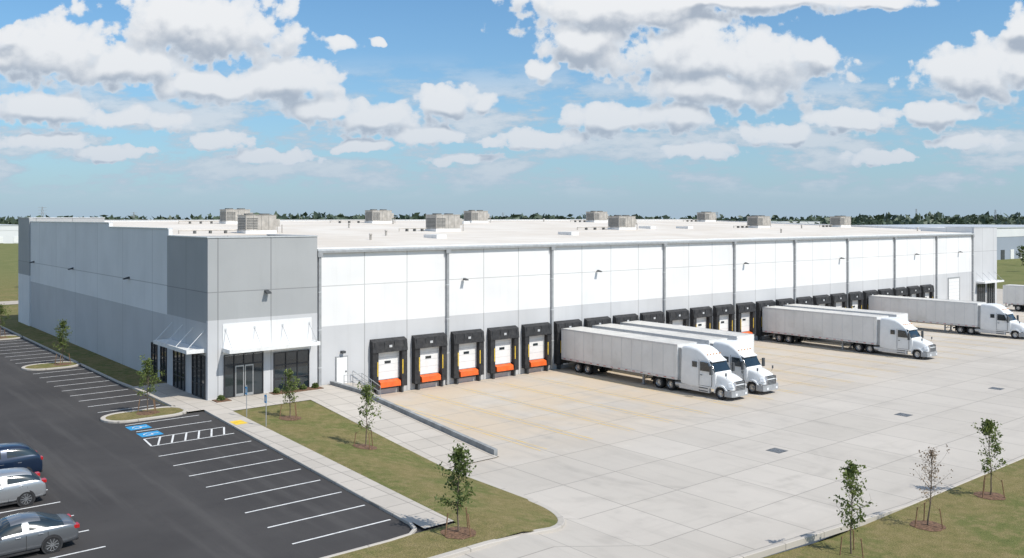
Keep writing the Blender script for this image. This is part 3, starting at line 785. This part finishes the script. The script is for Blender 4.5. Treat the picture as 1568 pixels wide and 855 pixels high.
    for y in(-.8,-.4,0,.4,.8): b.box(c+2.42,y-.05,3.40,c+2.52,y+.05,3.46,M['amber'])
    b.box(11.4,-.45,.75,c+4.6,-.3,1.0,Dk); b.box(11.4,.3,.75,c+4.6,.45,1.0,Dk)
    b.box(12.2,-.5,1.0,13.6,.5,1.1,Dk); b.box(11.3,-1.1,.55,11.36,1.1,.75,Dk)
    for s in(-1,1):
        b.cyl((c-.05,s*.85,.62),(c-.9,s*.85,.62),.3,n=16,mat=M['rim'])
        for x in(12.25,13.55): b.cyl((x,s*.2,.5),(x,s*1.1,.5),.09,n=8,mat=Dk)
        b.box(11.62,s*.65,.3,11.64,s*1.22,1.0,M['black'])
    me2=b.mesh('cab_details')
    b=MB()
    for s in(-1,1):
        for x in(12.25,13.55): wheel(b,x,.5,s*1.22,.5,.56,s,True)
        wheel(b,c+4.05,.5,s*1.17,.5,.28,s)
    me3=b.mesh('tractor_wheels',smooth=35)
    return [('cab_body',me1),('cab_details',me2),('tractor_wheels',me3)]
TR=trailer_meshes(); TC=tractor_meshes()
def truck(x,y=-.6,tractor=True,rot=0):
    e=empty('semi_truck' if tractor else 'semi_trailer',(x,y,ZC),math.radians(-90+rot))
    for n,me in TR+(TC if tractor else []): inst(n,me,e)
truck(doors[5]); truck(doors[6],-.7); truck(doors[7],-.6,False)
truck(doors[13]); truck(doors[14],-.7,False); truck(doors[19]); truck(128.2,-4,False); 

# ------------------------------------------------------------------ cars
def car(name,x,y,paint,kind='sedan'):
    if kind=='sedan':
        S=[(0,.60,.55,.66,.56,.32),(.07,.70,.64,.82,.70,.24),(.5,.82,.76,.90,.76,.2),(1.15,.93,.87,.92,.78,.2),(1.42,.98,.93,.92,.78,.2),(1.95,1.28,.95,.92,.66,.2),(2.3,1.42,.96,.92,.60,.2),(2.78,1.46,.97,.92,.60,.2),(2.86,1.46,.97,.92,.60,.2),(3.4,1.42,.98,.92,.60,.2),(3.85,1.27,1.0,.91,.64,.2),(4.2,1.09,1.01,.90,.74,.2),(4.6,1.06,.99,.87,.74,.22),(4.74,.92,.86,.82,.70,.26),(4.80,.6,.55,.76,.66,.32)]
        gs=range(4,11); ws=(4,5); rs=(9,10); bp=7; ax=(.92,3.75)
    else:
        k=1.0 if kind=='hatch' else 1.13
        S=[(0,.66,.6,.66,.56,.34),(.07,.78,.7,.84,.70,.26),(.45,.92,.86,.92,.78,.22),(.95,1.02,.96,.93,.80,.22),(1.2,1.07,1.0,.93,.80,.22),(1.7,1.40,1.02,.93,.70,.22),(2.05,1.54,1.03,.93,.64,.22),(2.6,1.58,1.04,.93,.64,.22),(2.68,1.58,1.04,.93,.64,.22),(3.4,1.55,1.06,.93,.64,.22),(3.85,1.46,1.08,.92,.66,.22),(4.2,1.15,1.08,.90,.78,.24),(4.34,1.0,.95,.87,.78,.26),(4.4,.92,.86,.82,.74,.28),(4.45,.62,.57,.76,.68,.34)]
        S=[(s,z*k,bz*k,w_*1.01,wt*1.02,zb) for s,z,bz,w_,wt,zb in S]
        gs=range(4,11); ws=(4,5); rs=(10,10); bp=7; ax=(.85,3.55)
    Ln=S[-1][0]
    rings=[]
    for (s,zt,zbl,w_,wt,zb) in S:
        half=[(w_*.86,zb),(w_*.97,zb+.1),(w_,.5*(zb+zbl)),(w_*.975,zbl-.06),(w_*.93,zbl),(wt,zt-.05),(wt*.7,zt),(0.0,zt+.015)]
        ring=[(s-Ln/2,-a,z) for a,z in half]+[(s-Ln/2,a,z) for a,z in reversed(half[:-1])]
        rings.append(ring)
    n=len(rings[0])
    def mf(k,i):
        if k in gs and k!=bp and (i==4 or i==n-2-4): return M['glass']
        if (ws[0]<=k<=ws[1] or rs[0]<=k<=rs[1]) and 5<=i<=n-2-5: return M['glass']
        return paint
    b=MB(); b.loft(rings,mf,paint); e=empty(name,(x,y,0.0))
    o=b.obj('body',e,smooth=60,fix=True); sm=o.modifiers.new('sub','SUBSURF'); sm.levels=2; sm.render_levels=2
    b=MB()
    for a in ax:
        for s in(-1,1):
            cx=a-Ln/2; yo=s*.925
            b.cyl((cx,yo-s*.3,.34),(cx,yo-s*.002,.34),.395,n=28,mat=M['black'])
            T=M['tire']; r=.335
            b.lathe_y((cx,yo+s*.012,.335),[(-s*.2,r*.9,T),(-s*.18,r,T),(-s*.02,r,T),(0,r*.93,T),(-s*.01,r*.72,M['rim']),(-s*.03,r*.66,M['darkmetal']),(-s*.05,r*.2,M['rim']),(-s*.01,r*.12,M['rim']),(-s*.01,.01,M['rim'])],28)
            for i in range(10):
                t_=6.283*i/10; Mx=Matrix.Translation((cx,yo,.335))@Matrix.Rotation(-t_,4,'Y')
                b.box(.03,-.012,-.014,.235,.008,.014,M['rim'],Mx)
    b.obj('wheels',e,smooth=35)
    b=MB()
    zt=.80 if kind=='sedan' else .95
    for s in(-1,1):
        b.box(Ln/2-.22,s*.50,zt-.02,Ln/2-.015,s*.84,zt+.12,M['red']); b.box(-Ln/2+.02,s*.45,.60,-Ln/2+.25,s*.80,.72,M['lamp'])
        mx=1.75-Ln/2; b.box(mx,s*.93,.95*(1 if kind=='sedan' else 1.1),mx+.2,s*1.08,1.08*(1 if kind=='sedan' else 1.1),paint)
        for dx in(2.45,3.25): b.box(dx-Ln/2,s*.905,.84 if kind=='sedan' else .95,dx-Ln/2+.18,s*.935,.87 if kind=='sedan' else .98,M['chrome'])
        for dx in(1.75,2.82,3.6): b.box(dx-Ln/2,s*.88,.32,dx-Ln/2+.012,s*.922,.9,M['black'])
        b.box(1.3-Ln/2,s*.86,.2,3.3-Ln/2,s*.915,.27,M['black'])
    b.box(Ln/2-.05,-.26,.58,Ln/2+.005,.26,.70,M['paintw']); b.box(Ln/2-.12,-.7,.26,Ln/2-.02,.7,.40,M['black']); b.box(-Ln/2-.005,-.5,.38,-Ln/2+.08,.5,.55,M['black'])
    b.obj('lights_and_trim',e,bevel=.02)
car('parked_car',-17.3,-24.3,M['silver'],'sedan')
car('parked_car',-16.8,-17.1,M['silver2'],'hatch')
car('parked_car',-16.0,-12.6,M['navy'],'suv')

# ------------------------------------------------------------------ background
def shed(name,x0,y0,x1,y1,z0,z1,base,band):
    e=empty(name); b=MB(); zm=z0+(z1-z0)*.72
    b.box(x0,y0,z0-1,x1,y1,zm,band); b.box(x0-.1,y0-.1,zm,x1+.1,y1+.1,z1,base); b.box(x0-.3,y0-.3,z1,x1+.3,y1+.3,z1+.4,M['coping'])
    n=int((x1-x0)/8)
    for i in range(n):
        x=x0+4+i*8; b.box(x,y0-.15,z0,x+3,y0-.02,z0+3.4,M['doorwhite'] if i%3 else M['darkmetal'])
    m=int((y1-y0)/8)
    for i in range(m):
        y=y0+4+i*8; b.box(x0-.15,y,z0+1,x0-.02,y+3,z0+3.4,M['darkmetal'])
    b.obj('walls_and_doors',e)
shed('distant_warehouse',282,70,430,150,-1.3,9.8,M['stucco'],M['dband'])
shed('distant_warehouse',-160,480,80,540,0,9.3,M['stucco'],M['stucco'])
shed('distant_warehouse',420,520,640,600,-1,9.5,M['stucco'],M['dband'])
shed('distant_warehouse',560,380,700,440,-1,10,M['stucco'],M['stucco'])
shed('distant_warehouse',230,640,380,700,-1,10,M['stucco'],M['stucco'])
b=MB(); cam=Vector((-24.6,-64.6,0)); fw=Vector((.6363,.7715,0)); rt=Vector((.7715,-.6363,0))
rr=random.Random(99)
for layer,(D0,h0,n) in enumerate(((640,7.5,90),(820,13,260),(1000,16,330),(1250,18.5,360))):
    for i in range(n):
        a=-.78+1.56*(i+rr.random())/n
        if rr.random()<.05: continue
        d=D0*(1+rr.gauss(0,.03)); c=cam+(fw+rt*math.tan(a))*d
        if -170<c.x<90 and 440<c.y<560: continue
        hh=h0*(.82+.25*rr.random())*(1.0+.08*math.sin(a*9+layer)); ww=hh*(.8+.5*rr.random())
        for k in range(24):
            u=Vector((rr.gauss(0,1),rr.gauss(0,1),rr.gauss(0,1))).normalized()*(rr.random()**.4)
            p=c+Vector((u.x*ww,u.y*ww,hh*.5+u.z*hh*.5-1.3)); leafq(b,p,rr,hh*.26,M['hazeleaf'])
b.obj('distant_treeline')
for (u,D0,h) in((65,900,26),(1403,1300,28),(1524,1000,24),(205,1100,22),(1098,1400,24),(770,1500,24)):
    p=cam+(fw+rt*((u-784)/1374))*D0; e=empty('transmission_tower',(p.x,p.y,-1.3)); b=MB()
    for sx in(-1,1):
        for sy in(-1,1): b.cyl((sx*2.2,sy*2.2,0),(sx*.3,sy*.3,h),.14,n=4,mat=M['graymetal'])
    for k in range(6):
        z=h*k/6; s=2.2-1.9*k/6; s2=2.2-1.9*(k+1)/6
        b.cyl((-s,-s,z),(s2,-s2,z+h/6),.1,n=4,mat=M['graymetal']); b.cyl((s,-s,z),(-s2,-s2,z+h/6),.1,n=4,mat=M['graymetal'])
    for z in(h*.75,h*.87,h*.97): b.cyl((-4,0,z),(4,0,z),.14,n=4,mat=M['graymetal'])
    b.obj('lattice',e)

# ------------------------------------------------------------------ sky
EL=math.radians(50); hx,hy=.30,-.954
sun_dir=Vector((hx*math.cos(EL),hy*math.cos(EL),math.sin(EL))).normalized()
wd=bpy.data.worlds.new('sky'); scene.world=wd; wd.use_nodes=True
nt=wd.node_tree; nt.nodes.clear(); t=NT(nt)
sky=t.new('ShaderNodeTexSky',sky_type='NISHITA'); sky.sun_disc=False
sky.sun_elevation=EL; sky.sun_rotation=math.atan2(sun_dir.x,sun_dir.y)
sky.air_density=1.0; sky.dust_density=.6; sky.ozone_density=1.5
SKYMUL=(.74,1.16,1.40)
def mkgroup():
    gt=bpy.data.node_groups.new('cloud_density','ShaderNodeTree')
    gt.interface.new_socket('P',in_out='INPUT',socket_type='NodeSocketVector')
    gt.interface.new_socket('D',in_out='OUTPUT',socket_type='NodeSocketFloat')
    gt.interface.new_socket('S',in_out='OUTPUT',socket_type='NodeSocketFloat')
    q=NT(gt); gi=gt.nodes.new('NodeGroupInput'); go=gt.nodes.new('NodeGroupOutput')
    P=gi.outputs[0]
    E=q.new('ShaderNodeSeparateXYZ',{0:P}).outputs[1]
    nz=q.new('ShaderNodeTexNoise',{'Vector':P,'Scale':16.0,'Detail':3.0,'Roughness':.55})
    warp=q.v('SCALE',q.v('SUBTRACT',nz.outputs['Color'],(.5,.5,.5)),.055)
    warp=q.v('MULTIPLY',warp,(1,.6,0))
    PW=q.v('MULTIPLY',q.v('ADD',P,warp),(1,1,0))
    C=[(75,80,115,46),(205,100,110,36),(315,38,150,60),(20,60,60,24),(320,130,100,28),(445,125,85,34),(500,165,70,22),(585,182,76,26),(215,187,90,17),(65,168,85,26),
       (682,155,50,27),(736,160,24,14),(655,212,68,16),(748,217,30,10),(340,212,62,16),(525,73,30,14),(574,60,13,8),(70,218,90,13),(420,238,80,10),(160,238,80,10),
       (960,12,170,44),(1050,80,160,58),(1175,98,120,48),(895,60,80,32),(1245,85,44,32),(1090,138,140,30),(832,106,22,18),(1080,-2,340,22),(1340,4,100,14),
       (925,180,88,26),(1045,180,64,22),(825,214,78,18),(1500,115,108,42),(1555,98,52,34),(1430,174,84,18),(1200,205,86,19),(1300,182,66,18),(1475,217,64,12),(1060,234,64,12),(1575,42,34,28),(710,247,60,9),(560,227,60,9),(1345,236,66,9)]
    acc=None
    for (u,v,ru,rv) in C:
        c=((u-784)/1374,(334-v)/1374,0); ir=(1374/(ru*1.2),1374/(rv*1.25),0)
        l=q.v('LENGTH',q.v('MULTIPLY',q.v('SUBTRACT',PW,c),ir))
        d=q.m('SUBTRACT',1.0,l)
        acc=d if acc is None else q.m('SMOOTH_MAX',acc,d,.25)
    hi=q.ramp(E,.07,.16)
    na=q.new('ShaderNodeTexNoise',{'Vector':q.v('MULTIPLY',P,(1,1.1,1)),'Scale':17.0,'Detail':7.0,'Roughness':.62}).outputs['Fac']
    nb_=q.new('ShaderNodeTexNoise',{'Vector':q.v('MULTIPLY',P,(1,1.4,1)),'Scale':36.0,'Detail':5.0,'Roughness':.6}).outputs['Fac']
    n1=q.fmix(hi,nb_,na)
    v1=q.new('ShaderNodeTexVoronoi',{'Vector':q.v('ADD',P,q.v('SCALE',warp,.6)),'Scale':44.0},feature='SMOOTH_F1'); v1.inputs['Smoothness'].default_value=.3
    v2=q.new('ShaderNodeTexVoronoi',{'Vector':P,'Scale':100.0},feature='SMOOTH_F1'); v2.inputs['Smoothness'].default_value=.3
    S_=q.m('MULTIPLY',q.m('MINIMUM',q.m('MAXIMUM',acc,-1.3),.75),1.5)
    D=q.m('ADD',S_,q.m('MULTIPLY',q.m('SUBTRACT',n1,.5),2.7))
    D=q.m('ADD',D,q.m('MULTIPLY',q.m('SUBTRACT',.5,v1.outputs['Distance']),.75))
    D=q.m('ADD',D,q.m('MULTIPLY',q.m('SUBTRACT',.5,v2.outputs['Distance']),.34))
    q.l.new(D,go.inputs[0]); q.l.new(S_,go.inputs[1]); return gt
G=mkgroup()
vec=t.new('ShaderNodeTexCoord').outputs['Generated']
xr_=t.v('DOT_PRODUCT',vec,(.7715,-.6363,0)); yd=t.v('DOT_PRODUCT',vec,(.6363,.7715,0)); yr_=t.m('MAXIMUM',t.m('ABSOLUTE',yd),.08)
zr_=t.v('DOT_PRODUCT',vec,(0,0,1))
az=t.m('DIVIDE',xr_,yr_); el=t.m('DIVIDE',zr_,yr_)
P=t.new('ShaderNodeCombineXYZ',{0:az,1:el,2:0.0}).outputs[0]
def dens(off):
    n=nt.nodes.new('ShaderNodeGroup'); n.node_tree=G; t.l.new(t.v('ADD',P,off),n.inputs[0]); return n.outputs[0],n.outputs[1]
def haze_mix(col,z):
    h=t.m('MULTIPLY',t.m('POWER',2.718,t.m('MULTIPLY',z,-8.5)),.90,cl=True)
    return t.mix(h,col,(.40,.515,.645))
skyc=t.v('MULTIPLY',t.v('SCALE',sky.outputs[0],.10),SKYMUL)
pn=t.new('ShaderNodeCombineXYZ',{0:t.m('MULTIPLY',az,10),1:t.m('MULTIPLY',el,30),2:3.0}).outputs[0]
ln=t.noise(pn,1.0,7,.62)
low=t.m('MULTIPLY',t.ramp(ln,.43,.56,0,.85),t.m('MULTIPLY',t.ramp(el,.015,.045),t.ramp(el,.19,.11)))
D1,S1=dens((0,0,0)); D2,S2=dens((.003,.017,0))
mask=t.ramp(D1,.10,.38)
dd=t.m('ADD',t.m('MULTIPLY',t.m('SUBTRACT',S1,S2),.80),t.m('MULTIPLY',t.m('SUBTRACT',D1,D2),.36))
lit=t.ramp(dd,-.58,.30)
ccol=t.mix(lit,(.40,.455,.54),(.91,.915,.925))
thin=t.ramp(D1,.10,.75); ccol=t.mix(thin,(.76,.81,.87),ccol)
col=t.mix(low,skyc,t.mix(t.ramp(ln,.47,.64),(.50,.585,.68),(.80,.815,.84)))
col=t.mix(mask,col,ccol)
bgA=t.new('ShaderNodeBackground',{'Color':haze_mix(col,el),'Strength':1.0})
# remaining directions: same sky with a plain scattered cumulus layer
zz=t.m('ADD',t.m('ABSOLUTE',zr_),.12)
pl=t.v('DIVIDE',vec,t.new('ShaderNodeCombineXYZ',{0:zz,1:zz,2:1.0}).outputs[0])
cn=t.noise(pl,2.2,4,.6)
skyc2=t.v('MULTIPLY',t.v('SCALE',sky.outputs[0],.10),SKYMUL)
bgB=t.new('ShaderNodeBackground',{'Color':haze_mix(t.mix(t.ramp(cn,.50,.60),skyc2,(.80,.82,.85)),zr_),'Strength':1.0})
inside=t.m('MULTIPLY',t.m('MULTIPLY',t.m('LESS_THAN',t.m('ABSOLUTE',az),.80),t.m('LESS_THAN',el,.34)),t.m('MULTIPLY',t.m('GREATER_THAN',yd,.05),t.m('GREATER_THAN',zr_,-.01)))
ms=t.new('ShaderNodeMixShader',{0:inside,1:bgB.outputs[0],2:bgA.outputs[0]})
out=t.new('ShaderNodeOutputWorld'); t.l.new(ms.outputs[0],out.inputs[0])
wd.cycles.sampling_method='MANUAL'; wd.cycles.sample_map_resolution=256
sl=bpy.data.lights.new('sun','SUN'); sl.energy=4.3; sl.angle=math.radians(.5); sl.color=(1,.95,.87)
so=bpy.data.objects.new('sun',sl); so.rotation_euler=sun_dir.to_track_quat('Z','Y').to_euler(); so.location=(0,-50,80); COL.objects.link(so)

# ------------------------------------------------------------------ camera
cd=bpy.data.cameras.new('camera'); cd.sensor_width=36; cd.lens=31.55; cd.shift_y=-.0596; cd.clip_end=12000; cd.clip_start=.5
co=bpy.data.objects.new('camera',cd); co.location=(-24.6,-64.6,13.4); co.rotation_euler=(math.radians(90),0,-math.atan2(.6363,.7715)); COL.objects.link(co)
scene.camera=co
scene.view_settings.view_transform='Standard'; scene.view_settings.look='None'; scene.view_settings.exposure=0
